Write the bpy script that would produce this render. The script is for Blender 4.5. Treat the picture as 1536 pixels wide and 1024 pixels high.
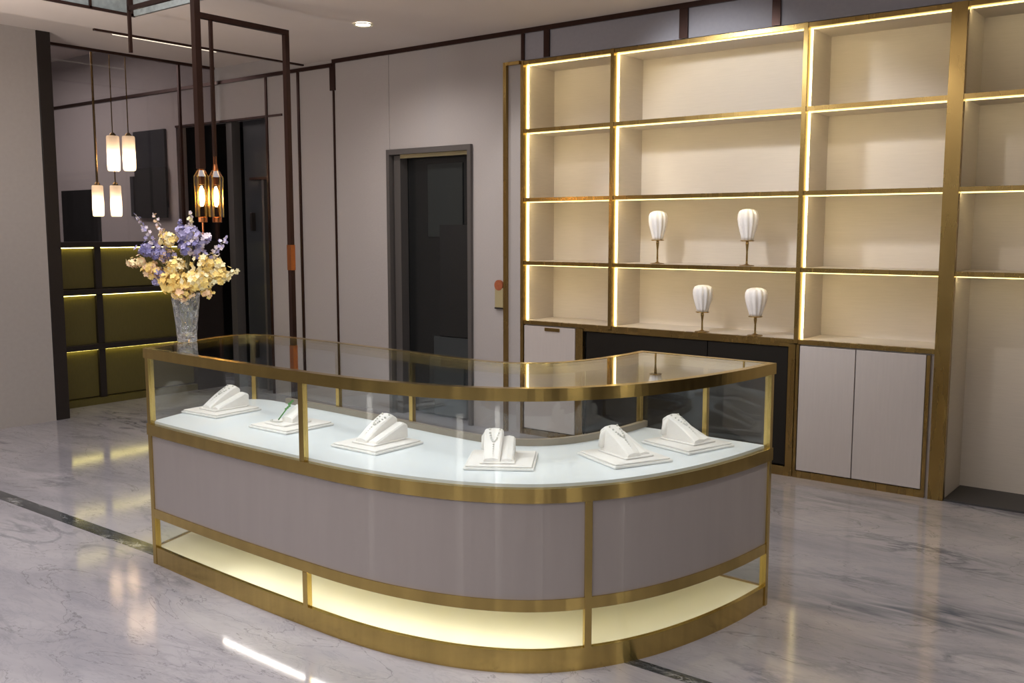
import bpy, bmesh, math, random
from mathutils import Vector, Matrix
R = math.radians
S = bpy.context.scene
for o in list(bpy.data.objects): bpy.data.objects.remove(o)
COL = S.collection

# ------------------------------------------------------------ camera, world, large lights, exposure
cd = bpy.data.cameras.new('camera'); cam = bpy.data.objects.new('camera', cd); COL.objects.link(cam)
cam.location = (0, 0, 1.6)
cam.rotation_euler = (R(90 - 6.553), 0, R(37.893))
cd.sensor_width = 36; cd.lens = 36 * 1445 / 1536; cd.clip_start = .05
S.camera = cam
w = bpy.data.worlds.new('world'); S.world = w; w.use_nodes = True
w.node_tree.nodes['Background'].inputs[0].default_value = (.5, .5, .55, 1)
w.node_tree.nodes['Background'].inputs[1].default_value = .1
S.view_settings.view_transform = 'Standard'; S.view_settings.look = 'None'
S.view_settings.gamma = 1; S.view_settings.use_curve_mapping = False
S.view_settings.exposure = 0.33

def area(name, loc, rot, sx, sy, power, color=(1, .93, .88)):
    l = bpy.data.lights.new(name, 'AREA'); l.shape = 'RECTANGLE'; l.size = sx; l.size_y = sy
    l.energy = power; l.color = color
    o = bpy.data.objects.new(name, l); o.location = loc; o.rotation_euler = [R(a) for a in rot]; COL.objects.link(o); return o
def spot(loc, to, power, ang=70, blend=.5, color=(1, .94, .9), size=.04, name='spot_light'):
    l = bpy.data.lights.new(name, 'SPOT'); l.energy = power; l.spot_size = R(ang); l.spot_blend = blend
    l.color = color; l.shadow_soft_size = size
    o = bpy.data.objects.new(name, l); o.location = loc
    o.rotation_euler = (Vector(to) - Vector(loc)).to_track_quat('-Z', 'Y').to_euler(); COL.objects.link(o); return o
area('ceiling_panel_light', (-1.5, -1.2, 3.05), (0, 0, 0), 4.0, 1.6, 84, (.97, .97, 1))
area('coffer_light', (-4.2, 2.2, 3.55), (0, 0, 0), 3.6, 2.6, 72, (.975, .97, 1))
area('ceiling_fill_light', (-3.2, 1.2, 2.45), (180, 0, 0), 3.2, 1.2, 60, (1, .93, .87))  # unseen fill added below the ceiling, aimed up to brighten it
spot((-6.1, 1.85, 1.9), (-6.9, 4.3, 3.3), 95, 115, 1, (1, .88, .8), .3)  # added out of view, aimed up to lift the left part of the ceiling
area('far_room_fill_up', (-9.6, 3.4, 2.9), (180, 0, 0), 1.0, 1.2, 16, (1, .9, .85))  # added fill for the ceiling beyond the glass
area('far_room_fill_down', (-10.6, 4.2, 3.5), (0, 0, 0), 2.0, 2.0, 60, (1, .93, .9))  # added fill so the room beyond the glass is not too dark
for k, (x, p_) in enumerate(((-6.8, 4), (-4.6, 4), (-2.2, 4), (.2, 5), (2.0, 5))):
    area('brass_highlight_strip', (x, -3.9, 1.5), (90, 0, 0), .10, 2.4, p_, (1, .93, .82))  # unseen strips added at the front wall to put highlights in the brass
for k, (y, p_) in enumerate(((-2, 8), (.8, 8), (3.2, 6))):
    area('brass_highlight_strip', (2.9, y, 1.5), (90, 0, 90), .10, 2.4, p_, (1, .93, .82))  # more added strips, at the right wall, for the brass highlights
spot((-5.37, 5.11, 3.08), (-5.35, 5.25, 0), 60, 150, 1, size=.08)
spot((-3.38, 4.3, 3.08), (-2.9, 6.3, 1.95), 112, 62, .5, (.95, .97, 1), .1)
spot((-2.0, 4.4, 3.08), (-1.95, 6.3, 1.7), 30, 48, .4, (1, .95, .9))
spot((-4.2, 4.6, 3.08), (-4.2, 6.3, 1.5), 24, 56, .5, (1, .95, .9))
spot((-.6, 3.6, 3.08), (-.7, 3.9, 0), 60, 80, .8, (1, .96, .93))
spot((-6.6, 1.9, 3.08), (-6.2, 2.0, 0), 30, 95, .8, (1, .95, .92))
spot((-3.4, 4.7, 3.08), (-3.3, 2.9, .5), 50, 70, .6, (1, .96, .93))

# ------------------------------------------------------------ materials
def lin(c): return tuple((x / 255 / 12.92 if x / 255 <= .04045 else ((x / 255 + .055) / 1.055) ** 2.4) for x in c)
def mat(name, col, rough=.5, metal=0, noise=0, nscale=8, stretch=(1, 1, 1), bump=0, coat=0, rvar=0):
    m = bpy.data.materials.new(name); m.use_nodes = True; nt = m.node_tree; b = nt.nodes['Principled BSDF']
    c = lin(col) + (1,)
    b.inputs['Base Color'].default_value = c; b.inputs['Roughness'].default_value = rough
    b.inputs['Metallic'].default_value = metal; b.inputs['Coat Weight'].default_value = coat
    tc = nt.nodes.new('ShaderNodeTexCoord'); mp = nt.nodes.new('ShaderNodeMapping'); mp.inputs['Scale'].default_value = stretch
    nt.links.new(tc.outputs['Object'], mp.inputs[0])
    n = nt.nodes.new('ShaderNodeTexNoise'); n.inputs['Scale'].default_value = nscale; n.inputs['Detail'].default_value = 5
    nt.links.new(mp.outputs[0], n.inputs['Vector'])
    if noise:
        r = nt.nodes.new('ShaderNodeValToRGB')
        r.color_ramp.elements[0].position = .25; r.color_ramp.elements[1].position = .75
        r.color_ramp.elements[0].color = tuple(x * (1 - noise) for x in c[:3]) + (1,)
        r.color_ramp.elements[1].color = tuple(min(1, x * (1 + noise)) for x in c[:3]) + (1,)
        nt.links.new(n.outputs[0], r.inputs[0]); nt.links.new(r.outputs[0], b.inputs['Base Color'])
    if rvar:
        mr = nt.nodes.new('ShaderNodeMapRange'); mr.inputs['To Min'].default_value = rough - rvar; mr.inputs['To Max'].default_value = rough + rvar
        nt.links.new(n.outputs[0], mr.inputs[0]); nt.links.new(mr.outputs[0], b.inputs['Roughness'])
    if bump:
        bp = nt.nodes.new('ShaderNodeBump'); bp.inputs['Strength'].default_value = bump; bp.inputs['Distance'].default_value = .01
        nt.links.new(n.outputs[0], bp.inputs['Height']); nt.links.new(bp.outputs[0], b.inputs['Normal'])
    return m
def emis(name, col, s):
    m = bpy.data.materials.new(name); m.use_nodes = True; b = m.node_tree.nodes['Principled BSDF']
    b.inputs['Base Color'].default_value = (.8, .8, .8, 1)
    b.inputs['Emission Color'].default_value = tuple(col) + (1,); b.inputs['Emission Strength'].default_value = s
    return m
def glass(name, tint=(.93, .97, .96), ior=1.5, rough=0.0, base=0.0):
    m = bpy.data.materials.new(name); m.use_nodes = True; nt = m.node_tree; nt.nodes.clear()
    out = nt.nodes.new('ShaderNodeOutputMaterial'); mx = nt.nodes.new('ShaderNodeMixShader')
    t = nt.nodes.new('ShaderNodeBsdfTransparent'); g = nt.nodes.new('ShaderNodeBsdfGlossy'); f = nt.nodes.new('ShaderNodeLayerWeight'); f.inputs['Blend'].default_value = .5
    t.inputs[0].default_value = tuple(tint) + (1,); g.inputs['Roughness'].default_value = rough
    g.inputs[0].default_value = (.95, .97, 1, 1)
    f0 = ((ior - 1) / (ior + 1)) ** 2 + base
    pw = nt.nodes.new('ShaderNodeMath'); pw.operation = 'POWER'; pw.inputs[1].default_value = 5; nt.links.new(f.outputs['Facing'], pw.inputs[0])
    ad = nt.nodes.new('ShaderNodeMath'); ad.operation = 'MULTIPLY_ADD'; ad.inputs[1].default_value = 1 - f0; ad.inputs[2].default_value = f0; ad.use_clamp = True
    nt.links.new(pw.outputs[0], ad.inputs[0]); nt.links.new(ad.outputs[0], mx.inputs[0])
    nt.links.new(t.outputs[0], mx.inputs[1]); nt.links.new(g.outputs[0], mx.inputs[2]); nt.links.new(mx.outputs[0], out.inputs[0])
    return m
M = {}
M['wall'] = mat('wall_fabric', (166, 160, 158), .75, noise=.05, nscale=60, stretch=(1, 1, 6), bump=.05)
M['wall_left'] = mat('left_wall_paint', (160, 154, 150), .8, noise=.03, nscale=30)
M['dwall'] = mat('dark_wall_panel', (72, 66, 64), .5, noise=.05, nscale=4)
M['upper'] = mat('upper_wall_panel', (148, 146, 154), .6, noise=.04, nscale=40)
M['ceil'] = mat('ceiling_paint', (214, 205, 198), .85, noise=.02, nscale=3)
M['bronze'] = mat('dark_bronze', (62, 42, 36), .35, .7, noise=.1, nscale=20, stretch=(1, 1, .2))
M['copper'] = mat('copper_metal', (190, 120, 75), .25, 1)
M['black'] = mat('dark_brown_frame', (38, 32, 30), .35, .2)
M['brass'] = mat('brushed_brass', (196, 170, 104), .2, 1, noise=.12, nscale=7, stretch=(3, 3, .15), rvar=.05)
M['brassd'] = mat('brushed_brass_frame', (158, 131, 80), .27, 1, noise=.03, nscale=6, stretch=(2, 2, .3), rvar=.05)
M['shelf'] = mat('beige_laminate', (198, 189, 178), .5, noise=.04, nscale=10, stretch=(.6, 1, 14))
M['cab'] = mat('pale_grey_laminate', (186, 178, 174), .4, noise=.03, nscale=10, stretch=(10, 10, .6))
M['darkcab'] = mat('dark_brown_lacquer', (24, 20, 15), .5)
M['darkcab'].node_tree.nodes['Principled BSDF'].inputs['Specular IOR Level'].default_value = .25
M['mauve'] = mat('mauve_grey_lacquer', (158, 149, 146), .28, coat=.4, noise=.03, nscale=5, stretch=(4, 4, .5))
M['olive'] = mat('olive_brass_panel', (94, 86, 44), .45, .3, noise=.07, nscale=14, stretch=(1, 6, 1))
M['cream'] = mat('cream_board', (238, 232, 205), .5)
M['deck'] = mat('white_deck', (228, 234, 238), .35, noise=.01)
M['sill'] = mat('taupe_sill', (150, 140, 125), .4, .4)
M['white'] = mat('white_leatherette', (238, 234, 230), .55, noise=.03, nscale=60, bump=.15)
M['trayedge'] = mat('white_suede', (232, 230, 226), .7, noise=.03, nscale=40)
M['silver'] = mat('silver_chain', (215, 213, 208), .4, .8)
M['green'] = mat('green_gem', (80, 140, 70), .25, .2)
M['doorgrey'] = mat('grey_door_frame', (104, 100, 98), .35, .5)
M['doordark'] = mat('dark_glossy_door', (22, 24, 25), .25, coat=.12)
M['doordark2'] = mat('charcoal_door_panel', (52, 56, 58), .35)
M['doorpane'] = mat('dark_green_grey_pane', (38, 42, 42), .3)
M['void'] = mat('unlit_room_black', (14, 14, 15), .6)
M['slate'] = mat('dark_slate_base', (58, 56, 56), .5)
M['screen'] = mat('dark_grey_screen', (50, 52, 56), .3)
M['frost'] = mat('patterned_grey_glass', (150, 158, 158), .45, noise=.22, nscale=26, stretch=(1, 1, 1), bump=.4)
M['red'] = mat('orange_red_tag', (150, 82, 50), .5, noise=.2, nscale=40)
M['plate'] = mat('olive_beige_plate', (160, 148, 112), .4)
M['yellow'] = mat('yellow_petal', (250, 216, 132), .6, noise=.12, nscale=60)
M['pale'] = mat('cream_petal', (252, 236, 190), .6, noise=.08, nscale=60)
M['peach'] = mat('peach_petal', (240, 205, 165), .6, noise=.08, nscale=60)
M['lav'] = mat('lavender_petal', (168, 161, 200), .6, noise=.15, nscale=60)
M['indigo'] = mat('indigo_petal', (114, 110, 160), .6, noise=.15, nscale=60)
M['blush'] = mat('blush_white_petal', (226, 214, 222), .6)
M['stem'] = mat('flower_stem', (110, 106, 70), .6)
M['ledw'] = emis('warm_led', (1, .79, .27), 2.3)
M['ledchip'] = emis('warm_led_chips', (1, .80, .42), 17)
M['ledo'] = emis('olive_cabinet_led', (1, .84, .24), 9.0)
M['ledc'] = emis('cool_led', (.97, .985, 1), 18)
M['ledf'] = emis('cream_led', (1, .97, .88), 6.5)
M['ledst'] = emis('white_led', (1, .98, .96), 30)
M['ledcove'] = emis('cove_led', (1, .86, .66), .9)
M['bulb'] = emis('lamp_bulb', (1, .82, .52), 75)
M['bulb2'] = emis('bright_filament', (1, .74, .36), 160)
M['disc'] = emis('downlight_disc', (1, .92, .82), 9)
M['glass'] = glass('clear_glass', (.955, .97, .968))
M['tglass'] = glass('counter_top_glass', (.92, .95, .95), 1.5, 0, .03)
M['pglass'] = glass('tinted_partition_glass', (.74, .71, .72), 1.35)
M['amber'] = glass('smoked_amber_glass', (.85, .66, .42), 1.6, .05, .05)
def shade_mat():
    m = bpy.data.materials.new('opal_glass_shade'); m.use_nodes = True; nt = m.node_tree; nt.nodes.clear()
    out = nt.nodes.new('ShaderNodeOutputMaterial'); mx = nt.nodes.new('ShaderNodeMixShader'); mx.inputs[0].default_value = .7
    d = nt.nodes.new('ShaderNodeBsdfDiffuse'); d.inputs[0].default_value = (.85, .78, .72, 1)
    t = nt.nodes.new('ShaderNodeBsdfTranslucent'); t.inputs[0].default_value = (.95, .88, .8, 1)
    nt.links.new(d.outputs[0], mx.inputs[1]); nt.links.new(t.outputs[0], mx.inputs[2]); nt.links.new(mx.outputs[0], out.inputs[0]); return m
M['shade'] = shade_mat()
def crystal():
    m = bpy.data.materials.new('cut_crystal'); m.use_nodes = True; nt = m.node_tree; b = nt.nodes['Principled BSDF']
    b.inputs['Base Color'].default_value = (.95, .97, 1, 1); b.inputs['Roughness'].default_value = .04
    b.inputs['Transmission Weight'].default_value = .92; b.inputs['IOR'].default_value = 1.5
    n = nt.nodes.new('ShaderNodeTexVoronoi'); n.inputs['Scale'].default_value = 26; tc = nt.nodes.new('ShaderNodeTexCoord')
    bp = nt.nodes.new('ShaderNodeBump'); bp.inputs['Strength'].default_value = 1; bp.inputs['Distance'].default_value = .02
    nt.links.new(tc.outputs['Object'], n.inputs['Vector']); nt.links.new(n.outputs['Distance'], bp.inputs['Height']); nt.links.new(bp.outputs[0], b.inputs['Normal'])
    return m
M['crystal'] = crystal()
BAND = ((-.95, 4.12, 0), R(14), (.85, .20, 1))
def marble(name, base, vein, dark, vs=1.0, rough=.10):
    m = bpy.data.materials.new(name); m.use_nodes = True; nt = m.node_tree; b = nt.nodes['Principled BSDF']; L = nt.links.new
    N = nt.nodes.new
    tc = N('ShaderNodeTexCoord'); mp = N('ShaderNodeMapping'); mp.inputs['Rotation'].default_value = (0, 0, R(-28)); mp.inputs['Scale'].default_value = (.55 * vs, 1.5 * vs, 1)
    L(tc.outputs['Object'], mp.inputs[0])
    def noise(scale, det, dist, rgh=.6):
        n = N('ShaderNodeTexNoise'); n.inputs['Scale'].default_value = scale; n.inputs['Detail'].default_value = det
        n.inputs['Distortion'].default_value = dist; n.inputs['Roughness'].default_value = rgh; L(mp.outputs[0], n.inputs['Vector']); return n
    def ridge(n, w, off=.5):
        a = N('ShaderNodeMath'); a.operation = 'SUBTRACT'; a.inputs[1].default_value = off; L(n.outputs[0], a.inputs[0])
        c = N('ShaderNodeMath'); c.operation = 'ABSOLUTE'; L(a.outputs[0], c.inputs[0])
        d = N('ShaderNodeMapRange'); d.inputs['From Min'].default_value = 0; d.inputs['From Max'].default_value = w
        d.inputs['To Min'].default_value = 1; d.inputs['To Max'].default_value = 0; L(c.outputs[0], d.inputs[0]); return d
    def mul(a, v):
        x = N('ShaderNodeMath'); x.operation = 'MULTIPLY'; L(a.outputs[0], x.inputs[0])
        if isinstance(v, (int, float)): x.inputs[1].default_value = v
        else: L(v.outputs[0], x.inputs[1])
        return x
    def mix(fac, c1, c2):
        x = N('ShaderNodeMix'); x.data_type = 'RGBA'; L(fac.outputs[0], x.inputs[0])
        if isinstance(c1, tuple): x.inputs[6].default_value = c1 + (1,)
        else: L(c1.outputs[2], x.inputs[6])
        x.inputs[7].default_value = c2 + (1,); return x
    cloud = noise(1.6, 6, .6)
    cm = N('ShaderNodeMapRange'); cm.inputs['From Min'].default_value = .38; cm.inputs['From Max'].default_value = .68; L(cloud.outputs[0], cm.inputs[0])
    c1 = mix(cm, lin(base), lin(vein))
    fine = noise(5.5, 9, 1.4, .7); fr = mul(ridge(fine, .03), .16)
    c2 = mix(fr, c1, lin(dark))
    gate = noise(.9, 3, .3); gm = N('ShaderNodeMapRange'); gm.inputs['From Min'].default_value = .53; gm.inputs['From Max'].default_value = .66; L(gate.outputs[0], gm.inputs[0])
    big = noise(2.1, 8, 1.8, .62); br = mul(mul(ridge(big, .06, .52), gm), .85)
    c3 = mix(br, c2, lin(dark))
    thin = noise(1.1, 7, 2.4, .55); tr = mul(ridge(thin, .0055, .47), .5)
    c4 = mix(tr, c3, lin((84, 82, 88)))
    if vs == 1.0:      # one broad blue grey band of veins in the slab right of the counter
        m2 = N('ShaderNodeMapping'); m2.vector_type = 'TEXTURE'; m2.inputs['Location'].default_value = BAND[0]; m2.inputs['Rotation'].default_value = (0, 0, BAND[1]); m2.inputs['Scale'].default_value = BAND[2]
        nz = N('ShaderNodeTexNoise'); nz.inputs['Scale'].default_value = 2.2; nz.inputs['Detail'].default_value = 6; L(tc.outputs['Object'], nz.inputs['Vector'])
        va = N('ShaderNodeVectorMath'); va.operation = 'MULTIPLY_ADD'; L(nz.outputs['Color'], va.inputs[0]); va.inputs[1].default_value = (.32, .32, 0); va.inputs[2].default_value = (-.16, -.16, 0)
        vb = N('ShaderNodeVectorMath'); vb.operation = 'ADD'; L(tc.outputs['Object'], vb.inputs[0]); L(va.outputs[0], vb.inputs[1]); L(vb.outputs[0], m2.inputs[0])
        ln = N('ShaderNodeVectorMath'); ln.operation = 'LENGTH'; L(m2.outputs[0], ln.inputs[0])
        mk = N('ShaderNodeMapRange'); mk.inputs['From Min'].default_value = 1; mk.inputs['From Max'].default_value = .35; L(ln.outputs['Value'], mk.inputs[0])
        n3 = N('ShaderNodeTexNoise'); n3.inputs['Scale'].default_value = 1.0; n3.inputs['Detail'].default_value = 7; n3.inputs['Distortion'].default_value = .8
        m3 = N('ShaderNodeMapping'); m3.inputs['Rotation'].default_value = (0, 0, -BAND[1]); m3.inputs['Scale'].default_value = (2.2, 14, 1); L(tc.outputs['Object'], m3.inputs[0]); L(m3.outputs[0], n3.inputs['Vector'])
        k3 = N('ShaderNodeMapRange'); k3.inputs['From Min'].default_value = .42; k3.inputs['From Max'].default_value = .62; L(n3.outputs[0], k3.inputs[0])
        c4 = mix(mul(mul(mk, k3), .9), c4, lin((78, 86, 98)))
    L(c4.outputs[2], b.inputs['Base Color'])
    b.inputs['Roughness'].default_value = rough; b.inputs['Specular IOR Level'].default_value = .55
    return m
M['marble'] = marble('polished_marble', (168, 165, 170), (142, 140, 148), (80, 84, 96))
M['dmarble'] = marble('dark_marble_inlay', (44, 48, 52), (66, 70, 74), (190, 190, 190), 6)

# ------------------------------------------------------------ builders
def tag(o, label=None, cat=None, group=None, kind=None):
    if label: o['label'] = label
    if cat: o['category'] = cat
    if group: o['group'] = group
    if kind: o['kind'] = kind
    return o
def thing(name, label, cat, loc=(0, 0, 0), rz=0, group=None):
    o = bpy.data.objects.new(name, None); COL.objects.link(o); o.location = loc; o.rotation_euler = (0, 0, rz); o.empty_display_size = .1
    return tag(o, label, cat, group)
def obj(name, bm, m, parent=None, off=None, bevel=0, smooth=False):
    """off: world origin subtracted from the coordinates so that parts sit local to their thing"""
    bmesh.ops.recalc_face_normals(bm, faces=bm.faces)
    if off is None and parent is not None:
        off = parent.location if parent.type == 'EMPTY' else None
    me = bpy.data.meshes.new(name); 
    if off is not None: bmesh.ops.translate(bm, verts=bm.verts, vec=-Vector(off))
    bm.to_mesh(me); bm.free(); me.materials.append(m if not isinstance(m, str) else M[m])
    if smooth:
        for p in me.polygons: p.use_smooth = True
    o = bpy.data.objects.new(name, me); COL.objects.link(o)
    if parent is not None: o.parent = parent
    if bevel:
        b = o.modifiers.new('bevel', 'BEVEL'); b.width = bevel; b.segments = 2; b.limit_method = 'ANGLE'
    return o
def box(bm, x0, y0, z0, x1, y1, z1):
    vs = [bm.verts.new((x, y, z)) for z in (z0, z1) for x, y in ((x0, y0), (x1, y0), (x1, y1), (x0, y1))]
    for f in ((0, 3, 2, 1), (4, 5, 6, 7), (0, 1, 5, 4), (1, 2, 6, 5), (2, 3, 7, 6), (3, 0, 4, 7)): bm.faces.new([vs[i] for i in f])
    return bm
def bx(*a): return box(bmesh.new(), *a)
def bxs(*l):
    bm = bmesh.new()
    for a in l: box(bm, *a)
    return bm
def tube(bm, pts, r, n=10, cap=True):
    pts = [Vector(p) for p in pts]; rs = r if isinstance(r, (list, tuple)) else [r] * len(pts); rings = []
    for i, p in enumerate(pts):
        d = (pts[min(i + 1, len(pts) - 1)] - pts[max(i - 1, 0)]).normalized()
        u = d.orthogonal().normalized() if abs(d.z) < .99 else Vector((1, 0, 0)); v = d.cross(u).normalized(); u = v.cross(d)
        rings.append([bm.verts.new(p + (u * math.cos(2 * math.pi * k / n) + v * math.sin(2 * math.pi * k / n)) * rs[i]) for k in range(n)])
    for a, b in zip(rings, rings[1:]):
        for k in range(n): bm.faces.new((a[k], a[(k + 1) % n], b[(k + 1) % n], b[k]))
    if cap: bm.faces.new(rings[0][::-1]); bm.faces.new(rings[-1])
    return bm
def lathe(bm, c, prof, n=24, mod=None, capb=True, capt=True):
    rings = []
    for r, z in prof:
        ring = []
        for k in range(n):
            a = 2 * math.pi * k / n; rr = r * (mod(a, z) if mod else 1)
            ring.append(bm.verts.new((c[0] + rr * math.cos(a), c[1] + rr * math.sin(a), c[2] + z)))
        rings.append(ring)
    for a, b in zip(rings, rings[1:]):
        for k in range(n): bm.faces.new((a[k], a[(k + 1) % n], b[(k + 1) % n], b[k]))
    if capb: bm.faces.new(rings[0][::-1])
    if capt: bm.faces.new(rings[-1])
    return bm
def struct(name, bm, m, **k): return tag(obj(name, bm, m, **k), kind='structure')

# ------------------------------------------------------------ room shell
YW = 6.0
struct('floor', bx(-14, -4, -.1, 3, 8, 0), 'marble')
struct('trim_1', bxs((-8, 2.56, 0, -3.4, 2.65, .0012), (-2.7, 2.965, 0, 3, 3.02, .0012)), 'dmarble')
CX0, CX1, CY0, CY1 = -6.5, -1.6, -.4, 3.95
struct('ceiling', bxs((-7.1, CY1, 3.12, 3, YW + .6, 3.75), (-7.1, -4, 3.12, CX0 - .02, CY1, 3.75), (CX1, -4, 3.12, 3, CY1, 3.75), (CX0 - .02, -4, 3.12, CX1, CY0, 3.75),
                      (-8.42, -4, 3.22, -7.1, YW, 3.3), (CX0 - .02, CY0, 3.62, CX1, CY1, 3.75), (-14, -4, 3.62, -8.42, YW, 3.7)), 'ceil')
struct('trim_2', bxs((-7.12, 3.98, 3.105, -7.095, YW, 3.12)), 'bronze')
# openings in the back wall
D1 = (-8.42, -7.66, 2.69); D2 = (-6.02, -5.07, 2.29)
struct('wall_back', bxs((-14, YW, 0, D1[0] - .75, YW + .12, 3.08), (D1[0] - .75, YW, 2.69, D1[1], YW + .12, 3.09), (D1[1], YW, 0, D2[0], YW + .12, 3.09),
    (D2[0], YW, D2[2], D2[1], YW + .12, 3.12), (D2[1], YW, 0, -4.575, YW + .12, 3.12), (D1[0], YW, 3.09, D2[0], YW + .12, 3.25), (-14, YW, 3.08, D1[0], YW + .12, 3.7)), 'wall')
struct('wall_upper', bx(-4.575, YW, 2.888, 3, YW + .5, 3.12), 'upper')
struct('wall_right', bx(3, -4, 0, 3.1, 8, 3.7), 'dwall')
struct('wall_front', bx(-8, -4.1, 0, 3, -4, 3.7), 'dwall')
struct('wall_left', bx(-8.42, -4, 0, -8.0, 3.98, 3.25), 'wall_left')
struct('wall_far', bx(-14.1, 2, 0, -14, YW, 3.7), 'wall_left')
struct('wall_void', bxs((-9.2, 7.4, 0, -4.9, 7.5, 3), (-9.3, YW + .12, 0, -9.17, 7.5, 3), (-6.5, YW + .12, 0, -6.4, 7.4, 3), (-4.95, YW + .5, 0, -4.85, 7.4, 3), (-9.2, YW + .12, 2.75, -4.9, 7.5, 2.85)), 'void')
# crown line and vertical dark trims of the back wall
struct('trim_3', bxs((-14, YW - .018, 3.055, -6.7, YW + .02, 3.088), (-6.7, YW - .018, 3.085, 3, YW + .02, 3.12)), 'bronze')
n = 4
for x0, x1, z0, z1 in ((-7.66, -7.635, 0, 3.06), (-7.19, -7.165, 0, 3.06), (-6.735, -6.67, 2.85, 3.085), (-6.70, -6.685, 0, 2.85), (-4.572, -4.545, 2.89, 3.085),
                       (-4.36, -4.31, 2.89, 3.085), (-3.228, -3.165, 2.89, 3.085), (-2.57, -2.515, 2.89, 3.085), (-8.52, -8.50, 2.69, 3.06), (-12.0, -11.97, 0, 3.06)):
    struct('trim_%d' % n, bx(x0, YW - .015, z0, x1, YW + .02, z1), 'bronze'); n += 1
struct('trim_%d' % n, bx(-9.17, YW - .012, 2.68, -7.42, YW + .02, 2.70), 'bronze'); n += 1
struct('trim_%d' % n, bx(-6.33, YW - .006, 0, -6.0, YW, 3.085), 'wall'); n += 1
# coffer risers with patterned glass
struct('trim_%d' % n, bxs((CX0 - .02, CY0, 3.12, CX0, CY1, 3.62), (CX0, CY1 - .01, 3.12, CX1, CY1 + .01, 3.62)), 'frost'); n += 1
struct('trim_%d' % n, bxs(*[(CX0 - .0, y - .008, 3.12, CX0 + .015, y + .008, 3.6) for y in (3.93, 3.62, 3.25, 2.9)], (CX0, 2, 3.115, CX0 + .015, 3.95, 3.135)), 'bronze'); n += 1

# ------------------------------------------------------------ door by the copper frame (door_1) and glass door (door_2)
d = struct('door_1', bxs((-8.16, YW + .1, 0, -7.82, YW + .14, 2.69), (-8.42, YW + .1, 0, -8.32, YW + .14, 2.69), (-7.82, YW + .1, 2.1, -7.66, YW + .14, 2.69)), 'screen')
obj('door_frame', bxs((-8.33, YW + .02, 0, -8.24, YW + .12, 2.69), (-7.84, YW + .06, 0, -7.81, YW + .12, 2.1), (-7.68, YW, 0, -7.66, YW + .14, 2.69)), 'doorgrey', d)
obj('door_header', bxs((-8.02, YW + .05, 2.10, -7.66, YW + .1, 2.125)), 'bronze', d)
obj('door_handle', bx(-8.03, YW + .05, 1.6, -8.0, YW + .1, 1.78), 'black', d, bevel=.004)
d = struct('door_2', bx(-5.93, YW + .115, .02, -5.10, YW + .15, 2.22), 'doordark')
obj('door_frame', bxs((-6.02, YW - .03, 0, -5.985, YW + .16, 2.29), (-5.105, YW - .03, 0, -5.07, YW + .16, 2.29), (-5.985, YW - .03, 2.245, -5.105, YW + .16, 2.29)), 'doorgrey', d)
obj('door_stile', bx(-5.975, YW + .02, 0, -5.90, YW + .11, 2.24), 'doorgrey', d)
obj('door_stop', bx(-5.9, YW + .02, 2.215, -5.105, YW + .06, 2.245), 'plate', d)
obj('kick_panel', bx(-5.60, YW + .1, .02, -5.12, YW + .115, .70), 'doordark2', d)
obj('door_panel', bxs((-5.66, YW + .105, 1.55, -5.27, YW + .115, 2.16)), 'doorpane', d)
obj('inner_panel', bx(-5.52, YW + .095, .71, -5.115, YW + .105, 1.65), 'void', d)

# ------------------------------------------------------------ wall display shelving
XC = [-4.565, -3.757, -2.345, -1.455, 1.2]; ZR = [.89, 1.352, 1.838, 2.36, 2.87]; YB = 6.40; YF = 6.0
sh = thing('display_shelving', 'full height brass framed display shelving with lit beige compartments along the wall', 'shelving', (-3, YF, 0))
obj('back_panel', bx(-4.58, YB, 0, 1.2, YB + .03, 2.88), 'shelf', sh)
for i, x in enumerate(XC[:4]):
    hw = .014 if i < 3 else .043
    zb = 0 if i in (0, 3) else .88
    obj('upright', bx(x - hw + .002, YF + .03, zb, x + hw - .002, YB, 2.87), 'shelf', sh)
    obj('upright_edge', bx(x - hw, YF - .012, zb, x + hw, YF + .03, 2.885), 'brassd', sh)
for i, z in enumerate(ZR):
    for c in range(4):
        if c == 3 and i == 0: continue
        a = .014 if c < 3 else .043; b2 = .014 if c < 2 else .043
        x0, x1 = XC[c] + a, XC[c + 1] - b2
        obj('shelf_board', bx(x0, YF + .03, z - .012, x1, YB, z + .012), 'shelf', sh)
        obj('shelf_edge', bx(x0, YF - .006, z - .015, x1, YF + .03, z + .013), 'brassd', sh)
        if i > 0:
            q = obj('light_strip', bx(x0 + .005, YF + .031, z - .022, x1 - .005, YF + .044, z - .0125), 'ledw', sh)
            obj('led_row', bx(x0 + .005, YF + .0442, z - .021, x1 - .005, YF + .0465, z - .0125), 'ledchip', q, off=sh.location)
for c in range(3):
    for i in range(4):
        x = XC[c] + .014; q = obj('light_strip', bx(x + .0005, YF + .031, ZR[i] + .016, x + .010, YF + .044, ZR[i + 1] - .024), 'ledw', sh)
        obj('led_row', bx(x + .0005, YF + .0442, ZR[i] + .016, x + .010, YF + .0465, ZR[i + 1] - .024), 'ledchip', q, off=sh.location)
obj('niche_base', bx(-1.41, YF, 0, 1.2, YB, .012), 'slate', sh)
# side frame
struct('trim_%d' % n, bxs((-4.735, YW - .03, 0, -4.705, YW + .0, 2.885), (-4.705, YW - .03, 2.86, -4.58, YW, 2.885)), 'brassd'); n += 1
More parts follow.
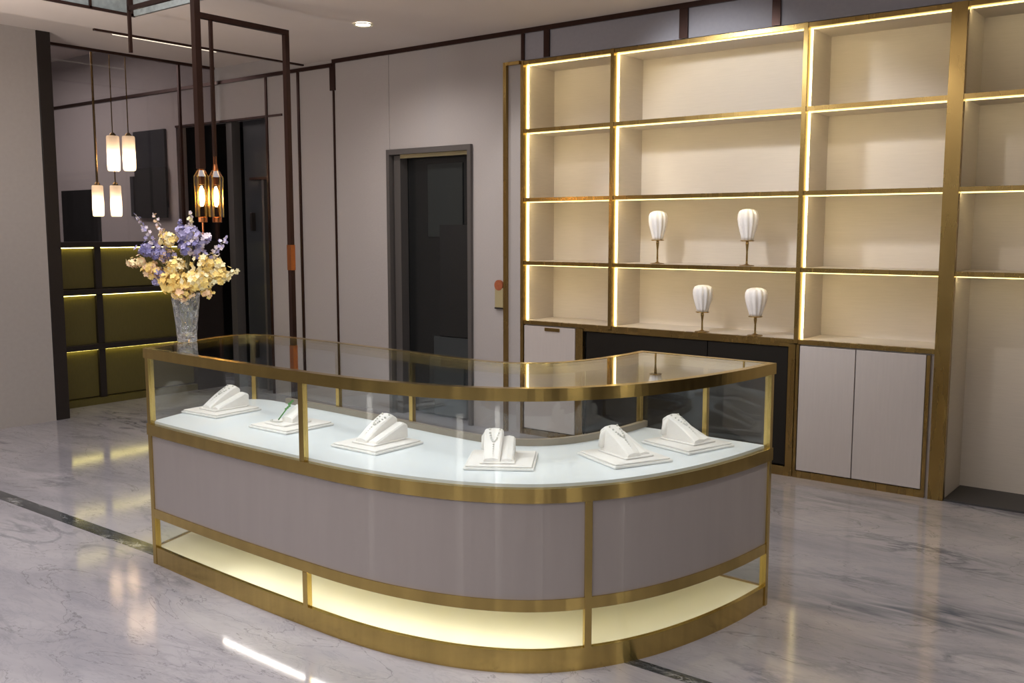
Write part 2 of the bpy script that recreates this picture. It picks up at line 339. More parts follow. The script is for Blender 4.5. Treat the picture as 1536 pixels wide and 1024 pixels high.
# base cabinets
g = 'base cabinets under the display shelving'
c = thing('base_cabinet', 'narrow pale grey base cabinet with small brass pull at the left end', 'cabinet', (-4.3, YF, 0), group=g)
obj('body', bx(-4.55, YF + .02, .0, -4.06, YB - .01, .872), 'cab', c)
dd = obj('door', bx(-4.545, YF - .004, .05, -4.065, YF + .016, .865), 'cab', c, bevel=.002)
obj('handle', bx(-4.345, YF - .012, .832, -4.205, YF - .004, .858), 'brassd', dd, off=(-4.3, YF, 0), bevel=.002)
obj('frame', bxs((-4.55, YF - .008, 0, -4.0, YF + .02, .045), (-4.055, YF - .01, .045, -3.99, YF + .02, .872)), 'brassd', c)
c = thing('base_cabinet', 'wide dark brown two-door base cabinet in the middle under the shelving', 'cabinet', (-3.1, YF, 0), group=g)
obj('body', bx(-3.985, YF + .03, 0, -2.365, YB - .01, .872), 'void', c)
obj('door', bx(-3.965, YF + .004, .07, -2.976, YF + .028, .850), 'darkcab', c, bevel=.002)
obj('door', bx(-2.970, YF + .004, .07, -2.40, YF + .028, .850), 'darkcab', c, bevel=.002)
obj('frame', bxs((-3.985, YF - .008, 0, -2.345, YF + .028, .062), (-2.392, YF - .01, .062, -2.345, YF + .028, .872), (-3.985, YF - .008, .855, -2.392, YF + .028, .875)), 'brassd', c)
c = thing('base_cabinet', 'pale grey two-door base cabinet with brass plinth at the right of the shelving', 'cabinet', (-1.9, YF, 0), group=g)
obj('body', bx(-2.34, YF + .02, 0, -1.502, YB - .01, .872), 'cab', c)
obj('door', bx(-2.318, YF - .004, .05, -1.964, YF + .016, .865), 'cab', c, bevel=.002)
obj('door', bx(-1.958, YF - .004, .05, -1.545, YF + .016, .865), 'cab', c, bevel=.002)
obj('frame', bxs((-2.34, YF - .008, 0, -1.52, YF + .018, .045), (-2.34, YF - .008, .045, -2.322, YF + .018, .872), (-1.54, YF - .008, .045, -1.52, YF + .018, .865)), 'brassd', c)

# wall plate beside the brass side frame
c = thing('wall_plate', 'small beige plate with orange red top on the wall beside the brass shelving frame', 'wall plate', (-4.79, YW, 1.1))
obj('plate', bx(-4.83, YW - .02, .99, -4.745, YW, 1.15), 'plate', c, bevel=.005)
bm = bmesh.new(); lathe(bm, (0, 0, 0), [(.042, 0), (.042, .018)], 18)
bmesh.ops.rotate(bm, verts=bm.verts, cent=(0, 0, 0), matrix=Matrix.Rotation(R(90), 3, 'X')); bmesh.ops.translate(bm, verts=bm.verts, vec=(-4.79, YW - .004, 1.17))
obj('red_top', bm, 'red', c)
obj('base_clip', bx(-4.828, YW - .024, .982, -4.747, YW, .992), 'black', c)

# ------------------------------------------------------------ left partition, lit cabinet and jamb
XM = -8.42
p = thing('glass_partition', 'tinted glass partition with thin bronze frame above the olive cabinet', 'partition', (XM, 5, 1.5))
obj('pane', bx(XM - .01, 4.12, 1.5, XM, 5.93, 3.2), 'pglass', p)
obj('frame', bxs((XM - .02, 4.12, 3.195, XM + .02, 5.96, 3.22), (XM - .02, 5.93, 1.5, XM + .02, 5.955, 3.2)), 'bronze', p)
for y in (5.56,): obj('mullion', bx(XM - .012, y - .012, 1.5, XM + .015, y + .012, 3.2), 'bronze', p)
j = tag(obj('door_jamb_post', bx(-8.42, 3.985, 0, -8.0, 4.10, 3.22), 'black', bevel=.004), 'tall dark brown post at the end of the left wall beside the lit cabinet', 'post')
c = thing('lit_cabinet', 'low dark cabinet of olive brass panels lit by strips under three ledges below the glass', 'cabinet', (XM, 5, 0))
for (z0, z1) in ((0.07, .52), (.56, 1.03), (1.08, 1.45)):
    for y0, y1 in ((4.11, 4.65), (4.70, 5.66)):
        obj('panel', bx(XM - .10, y0, z0, XM - .08, y1, z1), 'olive', c)
obj('carcass', bxs((XM - .14, 4.10, 0, XM - .105, 5.93, 1.5), (XM - .08, 4.645, .06, XM - .045, 4.705, 1.46), (XM - .10, 5.66, 0, XM, 5.98, 1.5)), 'black', c)
for z in (1.475, 1.045, .54): obj('ledge', bx(XM - .10, 4.10, z - .025, XM + .01, 5.66, z + .025), 'black', c, bevel=.003)
for z in (1.448, 1.018, .513):
    for y0, y1 in ((4.11, 4.64), (4.71, 5.65)): obj('light_strip', bx(XM - .066, y0, z - .006, XM - .052, y1, z), 'ledo', c)
obj('plinth', bx(XM - .10, 4.10, 0, XM - .02, 5.66, .06), 'olive', c)
# room beyond the glass: dark panels on the continuing back wall
struct('window_1', bx(-9.95, YW - .03, 1.85, -9.35, YW - .0, 2.68), 'screen')
tag(obj('dark_wall_screen', bx(-9.92, YW - .05, 1.74, -9.32, YW - .032, 2.28), 'void'), 'lower black half of the tall dark panel seen through the glass partition', 'panel')
struct('door_3', bx(-11.6, YW - .02, 0, -10.75, YW, 2.08), 'void')
tag(obj('narrow_wall_panel', bxs((-10.05, YW - .03, 1.76, -9.99, YW, 2.2)), 'screen'), 'narrow grey panel beside the tall dark panel beyond the glass', 'panel')

# ------------------------------------------------------------ pendants of opal glass (in front of the partition)
def opal(y, z0, z1, r, rod_r, label, ztop=3.6, x=-8.62):
    t = thing('pendant_lamp', label, 'lamp', (x, y, z0), group='opal cylinder pendant lamps beyond the glass')
    bm = bmesh.new(); lathe(bm, (x, y, z0), [(r * .8, 0), (r * .97, .008), (r, .03), (r, z1 - z0 - .01), (r * .9, z1 - z0)], 24); obj('shade', bm, 'shade', t, smooth=True)
    bm = bmesh.new(); lathe(bm, (x, y, z0 + .05), [(.004, 0), (r * .42, .02), (r * .48, .05), (r * .35, .08), (.004, .095)], 14); obj('bulb', bm, 'bulb', t, smooth=True)
    bm = bmesh.new(); lathe(bm, (x, y, z1), [(r * .55, 0), (r * .5, .012), (.014, .03)], 14); obj('cap', bm, 'brassd', t)
    bm = bmesh.new(); tube(bm, [(x, y, z1 + .02), (x, y, ztop)], rod_r, 8); obj('rod', bm, 'brassd', t)
    return t
def proj(px, py, X):   # helper only for placing lamps on a plane X
    return None
opal(4.965, 2.16, 2.485, .058, .005, 'left of the upper pair of glowing opal cylinder pendants on thin rods')
opal(5.125, 2.17, 2.495, .058, .005, 'right of the upper pair of glowing opal cylinder pendants on thin rods')
opal(4.79, 1.733, 2.02, .050, .011, 'lower left glowing opal cylinder pendant on a thick brass rod')
opal(4.97, 1.735, 2.025, .050, .006, 'lower right glowing opal cylinder pendant hanging below the upper pair', ztop=2.16)

# ------------------------------------------------------------ bronze hanging frame with two faceted lamps
XP = -5.5
f = thing('hanging_frame', 'tall dark bronze rod frame rising to the ceiling behind the counter', 'frame', (XP, 4.1, 0))
obj('crossbar', bx(XP - .018, 3.77, 2.955, XP + .018, 4.51, 2.99), 'bronze', f)
obj('post', bx(XP - .018, 4.475, 0, XP + .018, 4.51, 2.955), 'bronze', f)
obj('hanger', bx(XP - .022, 3.75, 2.0, XP + .022, 3.793, 3.62), 'bronze', f)
obj('copper_sleeve', bx(XP - .021, 4.472, 1.32, XP + .021, 4.513, 1.5), 'copper', f)
obj('thin_rod', bx(XP - .010, 3.872, 2.0, XP + .010, 3.892, 2.955), 'bronze', f)
obj('upper_rail', bx(-6.27, 3.765, 3.10, -4.9, 3.785, 3.13), 'bronze', f)
obj('side_rod', bx(-6.28, 3.765, 2.82, -6.26, 3.785, 3.62), 'bronze', f)
def hexlamp(y, label, tail):
    t = thing('faceted_lamp', label, 'lamp', (XP, y, 1.7), group='faceted amber glass lamps on the bronze frame')
    bm = bmesh.new(); lathe(bm, (XP, y, 1.69), [(.042, 0), (.045, .26), (.03, .30), (.012, .31)], 6); obj('glass_body', bm, 'amber', t)
    bm = bmesh.new(); lathe(bm, (XP, y, 1.76), [(.004, 0), (.014, .02), (.017, .06), (.013, .10), (.003, .13)], 12); obj('bulb', bm, 'bulb2', t, smooth=True)
    bm = bmesh.new(); lathe(bm, (XP, y, 1.655), [(.03, 0), (.03, .035)], 12); obj('bottom_cap', bm, 'copper', t, bevel=.003)
    bm = bmesh.new(); lathe(bm, (XP, y, 1.985), [(.022, 0), (.012, .05), (.011, .1)], 10); obj('top_cap', bm, 'copper', t)
    bm = bmesh.new(); lathe(bm, (XP, y, 1.90), [(.02, 0), (.024, .09)], 8); obj('holder', bm, 'bronze', t)
    bm = bmesh.new()
    for k in range(6):
        a = math.pi / 3 * k; tube(bm, [(XP + .042 * math.cos(a), y + .042 * math.sin(a), 1.69), (XP + .045 * math.cos(a), y + .045 * math.sin(a), 1.95), (XP + .013 * math.cos(a), y + .013 * math.sin(a), 2.0)], .0035, 6)
    obj('glint_ribs', bm, 'brass', t)  # brass rods added on the facet edges to stand in for bright glass glints
    if tail: bm = bmesh.new(); tube(bm, [(XP, y, 1.655), (XP, y, 1.52)], .006, 8); obj('tail_rod', bm, 'copper', t)
hexlamp(3.772, 'left faceted amber glass lamp hanging on the bronze frame above the flowers', True)
hexlamp(3.882, 'right faceted amber glass lamp hanging on the bronze frame above the flowers', False)
# downlight
t = thing('downlight', 'round recessed downlight glowing in the ceiling', 'ceiling light', (-5.37, 5.11, 3.12))
bm = bmesh.new(); lathe(bm, (-5.37, 5.11, 3.112), [(.075, 0), (.07, -.008), (.055, -.004), (.055, .005)], 28, capb=False, capt=False); obj('ring', bm, 'cream', t)
bm = bmesh.new(); lathe(bm, (-5.37, 5.11, 3.113), [(.054, 0), (.054, .004)], 28); obj('lens', bm, 'disc', t)
tag(obj('cove_light_strip', bx(-7.66, 4.45, 3.212, -7.64, 5.45, 3.2195), 'ledcove'), 'thin warm line of light on the ceiling above the glass partition', 'light strip')

# ------------------------------------------------------------ curved counter
def crom(P, n):
    P = [Vector(p) for p in P]; out = []
    Q = [P[0] * 2 - P[1]] + P + [P[-1] * 2 - P[-2]]
    for i in range(1, len(Q) - 2):
        for k in range(n):
            t = k / n; a, b, c_, d_ = Q[i - 1:i + 3]
            out.append(.5 * ((2 * b) + (c_ - a) * t + (2 * a - 5 * b + 4 * c_ - d_) * t * t + (3 * b - a - 3 * c_ + d_) * t ** 3))
    out.append(P[-1]); return out
OUT = crom([(-4.145, 2.50), (-3.85, 2.482), (-3.4, 2.462), (-2.97, 2.455), (-2.68, 2.462), (-2.43, 2.498), (-2.19, 2.572), (-1.99, 2.69), (-1.84, 2.86), (-1.73, 3.07), (-1.655, 3.32), (-1.61, 3.58), (-1.59, 3.83)], 8)
INN = crom([(-2.235, 3.85), (-2.24, 3.65), (-2.265, 3.47), (-2.32, 3.31), (-2.42, 3.20), (-2.57, 3.155), (-2.8, 3.16), (-3.15, 3.19), (-3.6, 3.225), (-4.0, 3.24)], 8)
LEFT = crom([(-4.0, 3.24), (-4.17, 3.235), (-4.265, 3.19), (-4.30, 3.10), (-4.285, 2.98), (-4.22, 2.74), (-4.145, 2.50)], 6)
def clean(L):
    o = []
    for p in L:
        if not o or (o[-1] - p).length > 1e-4: o.append(p)
    return o
RING = clean(OUT + INN + LEFT[:-1])
if (RING[0] - RING[-1]).length < 1e-4: RING.pop()
def offset_ring(L, d, closed=True):
    out = []; n_ = len(L)
    for i, p in enumerate(L):
        a = L[(i - 1) % n_] if closed or i > 0 else p; b = L[(i + 1) % n_] if closed or i < n_ - 1 else p
        e1 = (p - a); e2 = (b - p)
        if e1.length < 1e-6: e1 = e2
        if e2.length < 1e-6: e2 = e1
        n1 = Vector((-e1.y, e1.x)).normalized(); n2 = Vector((-e2.y, e2.x)).normalized()
        m_ = (n1 + n2)
        m_ = m_.normalized() if m_.length > 1e-6 else n1
        k = 1 / max(.5, m_.dot(n1)); out.append(p + m_ * d * k)
    return out            # positive d = inwards for a counter-clockwise ring
def ribbon(L, o0, o1, z0, z1, closed=False, bm=None):
    bm = bm or bmesh.new(); A = offset_ring(L, o0, closed); B = offset_ring(L, o1, closed); n_ = len(L)
    V = [[bm.verts.new((q.x, q.y, z)) for q, z in ((A[i], z0), (A[i], z1), (B[i], z1), (B[i], z0))] for i in range(n_)]
    for i in range(n_ if closed else n_ - 1):
        a, b = V[i], V[(i + 1) % n_]
        for k in range(4): bm.faces.new((a[k], b[k], b[(k + 1) % 4], a[(k + 1) % 4]))
    if not closed: bm.faces.new(V[0]); bm.faces.new(V[-1][::-1])
    return bm
def slab(L, o, z0, z1):
    bm = bmesh.new(); A = offset_ring(L, o); lo = [bm.verts.new((q.x, q.y, z0)) for q in A]; hi = [bm.verts.new((q.x, q.y, z1)) for q in A]; n_ = len(A)
    f1 = bm.faces.new(hi); f2 = bm.faces.new(lo[::-1])
    for i in range(n_): bm.faces.new((lo[i], lo[(i + 1) % n_], hi[(i + 1) % n_], hi[i]))
    bmesh.ops.triangulate(bm, faces=[f1, f2]); return bm
def near(L, x, y): return min(range(len(L)), key=lambda i: (L[i].x - x) ** 2 + (L[i].y - y) ** 2)
ct = thing('display_counter', 'curved brass and glass jewellery counter with mauve grey front', 'counter', (-2.8, 2.9, 0))
ZP, ZL0, ZL1, ZM0, ZM1, ZD, ZT0, ZT1 = .085, .232, .276, .635, .688, .70, 1.004, 1.05
iA = near(OUT, -2.97, 2.455); iB = near(OUT, -1.862, 2.83)
obj('plinth', ribbon(RING, 0, .02, 0, ZP, True), 'brass', ct)
obj('bottom_shelf', slab(RING, .021, .06, ZP - .003), 'cream', ct)
obj('lower_band', ribbon(RING, -.002, .02, ZL0, ZL1, True), 'brass', ct)
obj('middle_band', ribbon(RING, -.006, .022, ZM0, ZM1, True), 'brass', ct)
tf = obj('top_frame', ribbon(RING, -.008, .026, ZT0, ZT1, True), 'brass', ct)
for a, b in ((0, iA), (iA, iB), (iB, len(OUT) - 1)):
    L = OUT[a:b + 1]; obj('front_panel', ribbon(L, .004, .018, ZL1, ZM0), 'mauve', ct)
    obj('lower_glass', ribbon(L, .010, .014, ZP, ZL0), 'glass', ct)
obj('end_panel', ribbon(RING[len(OUT) + len(INN) - 2:] + [RING[0]], .004, .018, ZL1, ZM0), 'mauve', ct)
obj('end_panel', ribbon([Vector((-1.59, 3.83)), Vector((-2.235, 3.85))], .004, .018, ZL1, ZM0), 'mauve', ct)
obj('back_panel', ribbon(INN, .004, .018, ZP, ZM0), 'mauve', ct)
obj('case_floor', slab(RING, .02, ZD - .02, ZD), 'deck', ct)
obj('compartment_ceiling', slab(RING, .02, ZL1 - .01, ZL1), 'cream', ct)
obj('sill', ribbon(INN, .012, .035, ZD, ZD + .028), 'sill', ct)
L = OUT[0:iA + 1]; obj('case_glass', ribbon(L, .004, .009, ZM1, ZT0), 'glass', ct)
L = OUT[iA:]; obj('case_glass', ribbon(L, .004, .009, ZM1, ZT0), 'glass', ct)
obj('case_glass', ribbon(INN, .004, .009, ZM1, ZT0), 'glass', ct)
obj('case_glass', ribbon(RING[len(OUT) + len(INN) - 2:] + [RING[0]], .004, .009, ZM1, ZT0), 'glass', ct)
obj('case_glass', ribbon([Vector((-1.59, 3.83)), Vector((-2.235, 3.85))], .004, .009, ZM1, ZT0), 'glass', ct)
obj('lower_glass', ribbon(RING[len(OUT) + len(INN) - 2:] + [RING[0]], .010, .014, ZP, ZL0), 'glass', ct)
obj('lower_glass', ribbon([Vector((-1.59, 3.83)), Vector((-2.235, 3.85))], .010, .014, ZP, ZL0), 'glass', ct)
obj('top_glass', slab(RING, .018, ZT1 - .008, ZT1 - .001), 'tglass', ct)
def cpost(P, dirv, z0, z1, w_=.03, d_=.022, m='brass'):
    dv = Vector(dirv).normalized(); nv = Vector((-dv.y, dv.x)); bm = bmesh.new()
    c4 = [P - dv * w_ / 2 - nv * .004, P + dv * w_ / 2 - nv * .004, P + dv * w_ / 2 + nv * d_, P - dv * w_ / 2 + nv * d_]
    lo = [bm.verts.new((q.x, q.y, z0)) for q in c4]; hi = [bm.verts.new((q.x, q.y, z1)) for q in c4]
    bm.faces.new(lo[::-1]); bm.faces.new(hi)
    for i in range(4): bm.faces.new((lo[i], lo[(i + 1) % 4], hi[(i + 1) % 4], hi[i]))
    obj('post', bm, m, ct, bevel=.0015)
def tdir(L, i): return L[min(i + 1, len(L) - 1)] - L[max(i - 1, 0)]
cpost(OUT[0] + Vector((.014, 0)), (1, -.04), .0, ZT0, .028, .026)
cpost(OUT[iA], tdir(OUT, iA), ZM1, ZT0, .028, .022); cpost(OUT[iA], tdir(OUT, iA), ZP, ZL0, .028, .022)
cpost(OUT[iB], tdir(OUT, iB), ZP, ZM0, .028, .016)
cpost(OUT[-1] + Vector((0, -.012)), (0, 1), .0, ZT0, .024, .026)
for x, y in ((-4.28, 3.15), (-3.62, 3.226), (-3.03, 3.18), (-2.235, 3.82)):
    i = near(INN, x, y); 
    if x < -4.2: cpost(Vector((-4.25, 3.20)), (-1, -.8), ZM1, ZT0, .022, .02)
    else: cpost(INN[i], tdir(INN, i), ZM1, ZT0, .024, .018)
cpost(Vector((-1.90, 3.842)), (-1, .02), ZM1, ZT0, .022, .018)
obj('panel_seam', ribbon(OUT[iA:iA + 2], .0035, .006, ZL1, ZM0), 'bronze', ct) if False else None
# light strips: cool ones under the top frame, cream ones over the bottom shelf
obj('case_light_strip', ribbon(OUT, .0275, .033, ZT0 + .004, ZT0 + .012), 'ledc', ct)
obj('base_light_strip', ribbon(OUT, .022, .032, ZL0 + .024, ZL0 + .032), 'ledf', ct)
i0_, i1_ = near(OUT, -3.56, 2.47), near(OUT, -1.9, 2.78)
obj('base_light_strip', ribbon(OUT[i0_:i1_], .007, .017, ZL0 - .0022, ZL0 - .0004), 'ledst', ct)

# ------------------------------------------------------------ trays and necklace displays in the case
def tray(x, y, a, label, sx=.27, sy=.28):
    t = thing('display_tray', label, 'tray', (x, y, ZD + .001), R(a), 'square display trays in the counter')
    z = 0
    obj('base', bx(-sx / 2, -sy / 2, 0, sx / 2, sy / 2, .010), 'trayedge', t, off=(0, 0, 0), bevel=.003)
    obj('pad', bx(-sx / 2 + .008, -sy / 2 + .008, .0105, sx / 2 - .008, sy / 2 - .008, .017), 'white', t, off=(0, 0, 0), bevel=.003)
    return t
def ramp(bm, x0, x1, y0, y1, z0, zf, zb, curve=.0, n_=8, taper=0):
    """solid wedge: low at y0, high at y1, top face gently curved, back overhang rounded"""
    rows = []
    for i in range(n_ + 1):
        t = i / n_; y = y0 + (y1 - y0) * t; z = zf + (zb - zf) * t + curve * math.sin(math.pi * t)
        if t > .85: z -= (zb - zf) * .25 * ((t - .85) / .15) ** 2
        tx = taper * t; xa, xb = x0 - tx, x1 + tx; e = .006
        rows.append([bm.verts.new(v) for v in ((xa, y, z0), (xa, y, z - e), (xa + e, y, z), ((xa + xb) / 2, y, z + .004), (xb - e, y, z), (xb, y, z - e), (xb, y, z0))])
    for a, b in zip(rows, rows[1:]):
        for k in range(7): bm.faces.new((a[k], a[(k + 1) % 7], b[(k + 1) % 7], b[k]))
    bm.faces.new(rows[0]); bm.faces.new(rows[-1][::-1]); return bm
def bust(x, y, a, label, kind=0):
    t = thing('necklace_display', label, 'jewellery display', (x, y, ZD + .0185), R(a), 'white necklace displays in the counter')
    O = (0, 0, 0)
    obj('foot', bx(-.066, -.105, 0, .070, .085, .007), 'white', t, off=O, bevel=.003)
    bm = bmesh.new(); ramp(bm, .014, .064, -.085, .098, .0072, .014, .078); obj('side_ramp', bm, 'white', t, off=O, smooth=False)
    bm = bmesh.new(); ramp(bm, -.050, .012, -.095, .080, .0072, .018, .112, .008, taper=.007); obj('main_ramp', bm, 'white', t, off=O)
    bm = bmesh.new(); tube(bm, [(-.060, .07, .02), (-.058, .062, .07), (-.050, .050, .092)], [.013, .012, .006], 10); obj('shoulder', bm, 'white', t, off=O, smooth=True)
    # necklace draped along the ramp
    bm = bmesh.new(); rnd = random.Random(kind * 7 + 3)
    def top(yy): tt = (yy + .095) / .175; return .018 + .094 * tt + .008 * math.sin(math.pi * tt) + .004
    for i in range(15):
        u = i / 14; xx = -.036 + .04 * u; yy = .046 - .070 * math.sin(math.pi * u) ** .8 + (.004 * rnd.random())
        bmesh.ops.create_icosphere(bm, subdivisions=1, radius=.0040 + .0015 * rnd.random(), matrix=Matrix.Translation((xx, yy, top(yy))))
    for i in range(5):
        yy = -.035 - .010 * i; bmesh.ops.create_icosphere(bm, subdivisions=1, radius=.0048 - .0008 * i, matrix=Matrix.Translation((-.016, yy, top(yy))))
    nk = obj('necklace', bm, 'silver', t, off=O)
    return t
TR = [(-4.07, 2.86, 3, 'leftmost square white display tray in the counter'),
      (-3.50, 2.835, 0, 'square white tray behind the brass post under the green pendant'),
      (-2.90, 2.80, 0, 'square white tray just right of the brass post'),
      (-2.30, 2.89, 33, 'square white tray turned to the viewer at the bend of the counter'),
      (-1.955, 3.24, 65, 'square white tray in the right arm of the counter, the nearer of two'),
      (-1.87, 3.61, 74, 'rearmost square white tray at the right end of the counter')]
for x, y, a, l in TR: tray(x, y, a, l)
BU = [(-4.07, 2.88, 0, 'white wedge necklace display on the leftmost tray', 0),
      (-2.90, 2.82, 0, 'white wedge necklace display with silver chain just right of the brass post', 2),
      (-2.31, 2.88, 35, 'white necklace display facing the viewer at the bend of the counter', 3),
      (-1.965, 3.25, 68, 'tall white necklace display with silver chain on the nearer right tray', 4),
      (-1.885, 3.62, 76, 'white necklace display on the rearmost tray at the right end', 5)]
for b_ in BU: bust(*b_)
t = thing('pendant_display', 'low white plate with a small easel carrying a green pendant behind the brass post', 'jewellery display', (-3.50, 2.83, ZD + .0185))
O = (0, 0, 0)
obj('foot', bx(-.085, -.085, 0, .06, .075, .009), 'white', t, off=O, bevel=.003)
bm = bmesh.new(); ramp(bm, -.02, .05, -.03, .06, .0092, .03, .085); obj('easel', bm, 'white', t, off=O)
bm = bmesh.new(); tube(bm, [(-.018, -.055, .02), (-.010, -.03, .05), (-.002, .0, .085), (.004, .01, .10)], .003, 6)
for i in range(6): bmesh.ops.create_icosphere(bm, subdivisions=1, radius=.006, matrix=Matrix.Translation((-.012 + .006 * (i % 3), -.015 + .006 * i, .065 + .007 * i)))
obj('pendant', bm, 'green', t, off=O)
bm = bmesh.new()
for i in range(12):
    a = i / 11 * math.pi; bmesh.ops.create_icosphere(bm, subdivisions=1, radius=.004, matrix=Matrix.Translation((-.04 + .035 * math.cos(a), -.045 - .025 * math.sin(a), .013)))
obj('bracelet', bm, 'silver', t, off=O)

# ------------------------------------------------------------ pleated ornaments on the shelves
def ornament(x, y, z, stem, rb, hb, label, top=.8):
    t = thing('pleated_ornament', label, 'ornament', (x, y, z), group='white pleated ornaments on brass stems')
    bm = bmesh.new(); lathe(bm, (x, y, z), [(.05, 0), (.05, .004), (.02, .008), (.008, .014)], 24); obj('base', bm, 'brassd', t)
    bm = bmesh.new(); lathe(bm, (x, y, z + .012), [(.007, 0), (.006, stem * .5), (.011, stem - .03), (.009, stem - .01)], 12); obj('stem', bm, 'brassd', t)
    bm = bmesh.new(); lathe(bm, (x, y, z + stem), [(.045, 0), (.047, .003), (.045, .006)], 24); obj('plate', bm, 'brassd', t)
    md = lambda a, zz: 1 + .07 * math.cos(11 * a + zz * 9)
    pr_ = [(.55, 0), (.62, .12), (.78, .3), (.93, .5), (1, .68), (.98, .82), (.84, .93), (.5, .985), (.1, 1.0)]
    pr_ = [(r_ * rb, z_ * hb) for r_, z_ in pr_]
    bm = bmesh.new(); lathe(bm, (x, y, z + stem + .006), pr_, 66, md); obj('pleated_bulb', bm, 'white', t, smooth=True)
zs = ZR[1] + .013
ornament(-3.44, 6.12, zs, .165, .064, .205, 'left pleated white ornament on the upper of the two lit shelves')
ornament(-2.755, 6.12, zs, .165, .066, .210, 'right pleated white ornament on the upper of the two lit shelves')
zs = ZR[0] + .013
ornament(-3.045, 6.06, zs, .135, .066, .185, 'left rounder pleated white ornament on the lower lit shelf')
ornament(-2.655, 6.06, zs, .125, .070, .190, 'right rounder pleated white ornament on the lower lit shelf')

# ------------------------------------------------------------ vase and flowers
VX, VY, VZ = -4.218, 2.778, ZT1 + .001
v = thing('crystal_vase', 'cut crystal vase of flowers on the left end of the glass counter', 'vase', (VX, VY, VZ))
bm = bmesh.new()
rnv = random.Random(11)
md = lambda a, zz: 1 + (.075 * (rnv.random() - .5) if .01 < zz < .235 else 0)
lathe(bm, (VX, VY, VZ), [(.045, 0), (.048, .006), (.048, .025), (.049, .045), (.051, .065), (.052, .085), (.054, .105), (.056, .125), (.058, .145), (.060, .165), (.063, .185), (.066, .205), (.069, .228), (.071, .245), (.066, .245), (.056, .16), (.044, .05), (.03, .035), (.004, .033)], 22, md)
obj('vessel', bm, 'crystal', v, smooth=False)
bm = bmesh.new(); rnd = random.Random(5)
for i in range(8):
    a = rnd.random() * 6.28; tube(bm, [(VX + .02 * math.cos(a), VY + .02 * math.sin(a), VZ + .04), (VX + .03 * math.cos(a + 1), VY + .03 * math.sin(a + 1), VZ + .24)], .0025, 5)
obj('stems_inside', bm, 'stem', v)
def floret(bm, c, nrm, r, rnd, petals=5):
    nrm = Vector(nrm).normalized(); u = nrm.orthogonal().normalized(); w_ = nrm.cross(u); c = Vector(c); ph = rnd.random() * 6.28
    for k in range(petals):
        a = ph + 2 * math.pi * k / petals; d_ = u * math.cos(a) + w_ * math.sin(a); s_ = nrm.cross(d_)
        lift = .25 + .5 * rnd.random()
        p0 = c; p1 = c + d_ * r * .5 + s_ * r * .42 + nrm * r * .2 * lift; p2 = c + d_ * r * .98 + s_ * r * .30 + nrm * r * .45 * lift
        p3 = c + d_ * r * 1.08 + nrm * r * .35 * lift; p4 = c + d_ * r * .98 - s_ * r * .30 + nrm * r * .45 * lift; p5 = c + d_ * r * .5 - s_ * r * .42 + nrm * r * .2 * lift
        pm = c + d_ * r * .6 + nrm * r * .02
        vv = [bm.verts.new(q) for q in (p0, p1, p2, p3, p4, p5, pm)]
        for a_, b_2 in ((0, 1), (1, 2), (2, 3), (3, 4), (4, 5), (5, 0)): bm.faces.new((vv[6], vv[a_], vv[b_2]))
RT = Vector((math.cos(R(37.9)), math.sin(R(37.9)), 0)); FW = Vector((-math.sin(R(37.9)), math.cos(R(37.9)), 0))
PXM = .00352
def spray(kind, px, py, dep, spread, nf, fr, mats, label, cat='flower'):
    """head centre given as offset from the vase mouth: right (px), up (py), towards the wall (dep), in units of the bouquet"""
    tip = Vector((VX, VY, VZ + .24)) + RT * px * PXM + Vector((0, 0, 1)) * py * PXM + FW * dep
    root = Vector((VX, VY, VZ + .2)); t = thing(kind, label, cat, root, group='flower sprays in the crystal vase')
    rnd = random.Random(int(px * 13 + py * 7 + 1000)); mid = root.lerp(tip, .5) + Vector((0, 0, .03))
    bm = bmesh.new(); tube(bm, [root, mid, tip], [.003, .0025, .0015], 6); obj('stem', bm, 'stem', t)
    bms = [bmesh.new() for _ in mats]
    for i in range(nf):
        if kind == 'blossom_spike':
            u = i / max(1, nf - 1); c0 = mid.lerp(tip, .15 + .85 * u) + Vector([rnd.uniform(-1, 1) for _ in range(3)]) * spread * (1.15 - .8 * u)
            nr = Vector([rnd.uniform(-1, 1) for _ in range(3)]) - FW * .8; rr = fr * (1.1 - .45 * u)
        else:
            dv = Vector([rnd.gauss(0, 1) for _ in range(3)]).normalized(); q = rnd.uniform(.25, 1.0) ** .6 * (1.35 if rnd.random() < .25 else 1)
            c0 = tip + Vector((dv.x * 1.1, dv.y * 1.1, dv.z * .8)) * spread * q; nr = dv + Vector([rnd.uniform(-.6, .6) for _ in range(3)]) - FW * .4; rr = fr * rnd.uniform(.65, 1.25)
        floret(bms[i % len(mats)], c0, nr, rr, rnd)
    for m_, b3 in zip(mats, bms): obj('petals', b3, m_, t)
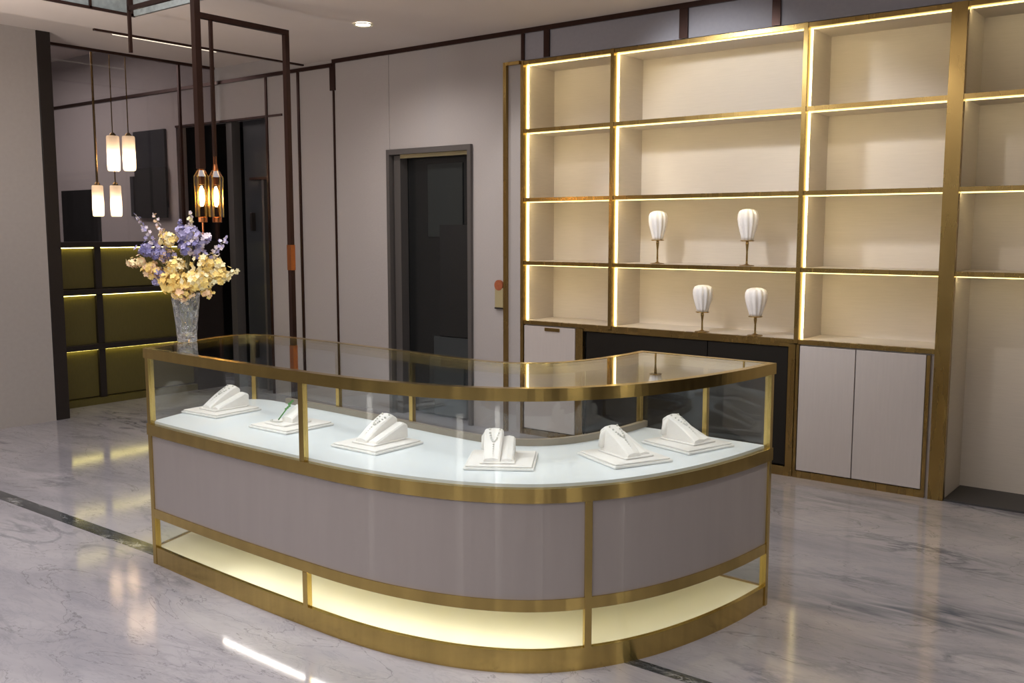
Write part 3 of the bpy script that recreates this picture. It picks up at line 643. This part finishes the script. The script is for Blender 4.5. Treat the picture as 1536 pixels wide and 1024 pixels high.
SP = [
 ('flower_cluster', -10, 16, -.05, .062, 110, .015, ['yellow'], 'large yellow blossom cluster low at the front left of the bouquet'),
 ('flower_cluster', 20, 18, -.05, .066, 120, .015, ['yellow', 'pale'], 'large yellow blossom cluster low at the front right of the bouquet'),
 ('flower_cluster', 5, 2, -.06, .050, 80, .014, ['yellow', 'peach'], 'yellow and peach cluster hanging over the rim of the vase'),
 ('flower_cluster', -9, 38, -.03, .048, 70, .014, ['yellow', 'pale'], 'yellow cluster in the middle of the bouquet below the lavender'),
 ('flower_cluster', 36, 42, -.01, .060, 100, .014, ['pale', 'yellow'], 'pale yellow cluster at the upper right of the bouquet'),
 ('flower_cluster', 48, 26, .0, .050, 70, .014, ['pale', 'yellow'], 'pale yellow cluster reaching right from the bouquet'),
 ('flower_cluster', -46, 32, .0, .042, 56, .014, ['peach', 'yellow'], 'peach cluster reaching left from the bouquet'),
 ('flower_cluster', -66, 44, .0, .036, 44, .013, ['peach', 'pale'], 'peach cluster at the far left tip of the bouquet'),
 ('flower_cluster', -32, 26, .0, .036, 44, .013, ['peach', 'lav'], 'peach and lavender cluster left of the vase mouth'),
 ('flower_cluster', -22, 76, .0, .042, 60, .013, ['yellow', 'pale'], 'small yellow cluster high in the left of the bouquet'),
 ('flower_cluster', 4, 84, .01, .050, 70, .013, ['lav'], 'lavender cluster at the top middle of the bouquet'),
 ('flower_cluster', 12, 64, -.01, .052, 80, .013, ['lav', 'blush', 'indigo'], 'mixed lavender and blush cluster right of the top middle'),
 ('flower_cluster', 26, 76, -.01, .034, 40, .013, ['lav', 'blush'], 'small pale lavender cluster at the upper right'),
 ('flower_cluster', -50, 62, .0, .042, 60, .013, ['indigo', 'lav'], 'indigo cluster at the left of the bouquet'),
 ('flower_cluster', -30, 54, .01, .046, 64, .013, ['indigo', 'lav', 'peach'], 'indigo and lavender cluster in the middle of the bouquet'),
 ('flower_cluster', 32, 0, -.02, .026, 26, .012, ['peach', 'yellow'], 'little peach spray drooping at the right of the vase'),
 ('flower_cluster', -40, 16, -.02, .017, 12, .012, ['lav'], 'little lavender sprig drooping left of the vase mouth'),
 ('blossom_spike', 76, 32, .0, .018, 26, .013, ['pale'], 'thin cream spike pointing far right from the bouquet'),
 ('blossom_spike', 62, 80, .0, .022, 34, .011, ['blush', 'lav'], 'thin pale lavender spike leaning up to the right'),
 ('blossom_spike', 12, 112, .0, .020, 30, .014, ['pale', 'blush'], 'cream spike at the top of the bouquet'),
 ('blossom_spike', -40, 112, .0, .018, 34, .010, ['blush', 'peach'], 'thin blush spike rising at the left centre'),
 ('blossom_spike', -66, 110, .0, .018, 36, .010, ['blush', 'lav'], 'thin blush spike rising at the far left of the bouquet'),
 ('blossom_spike', -4, 102, .01, .020, 32, .012, ['lav', 'indigo'], 'lavender spike rising behind the top middle'),
]
for s_ in SP: spray(*s_)
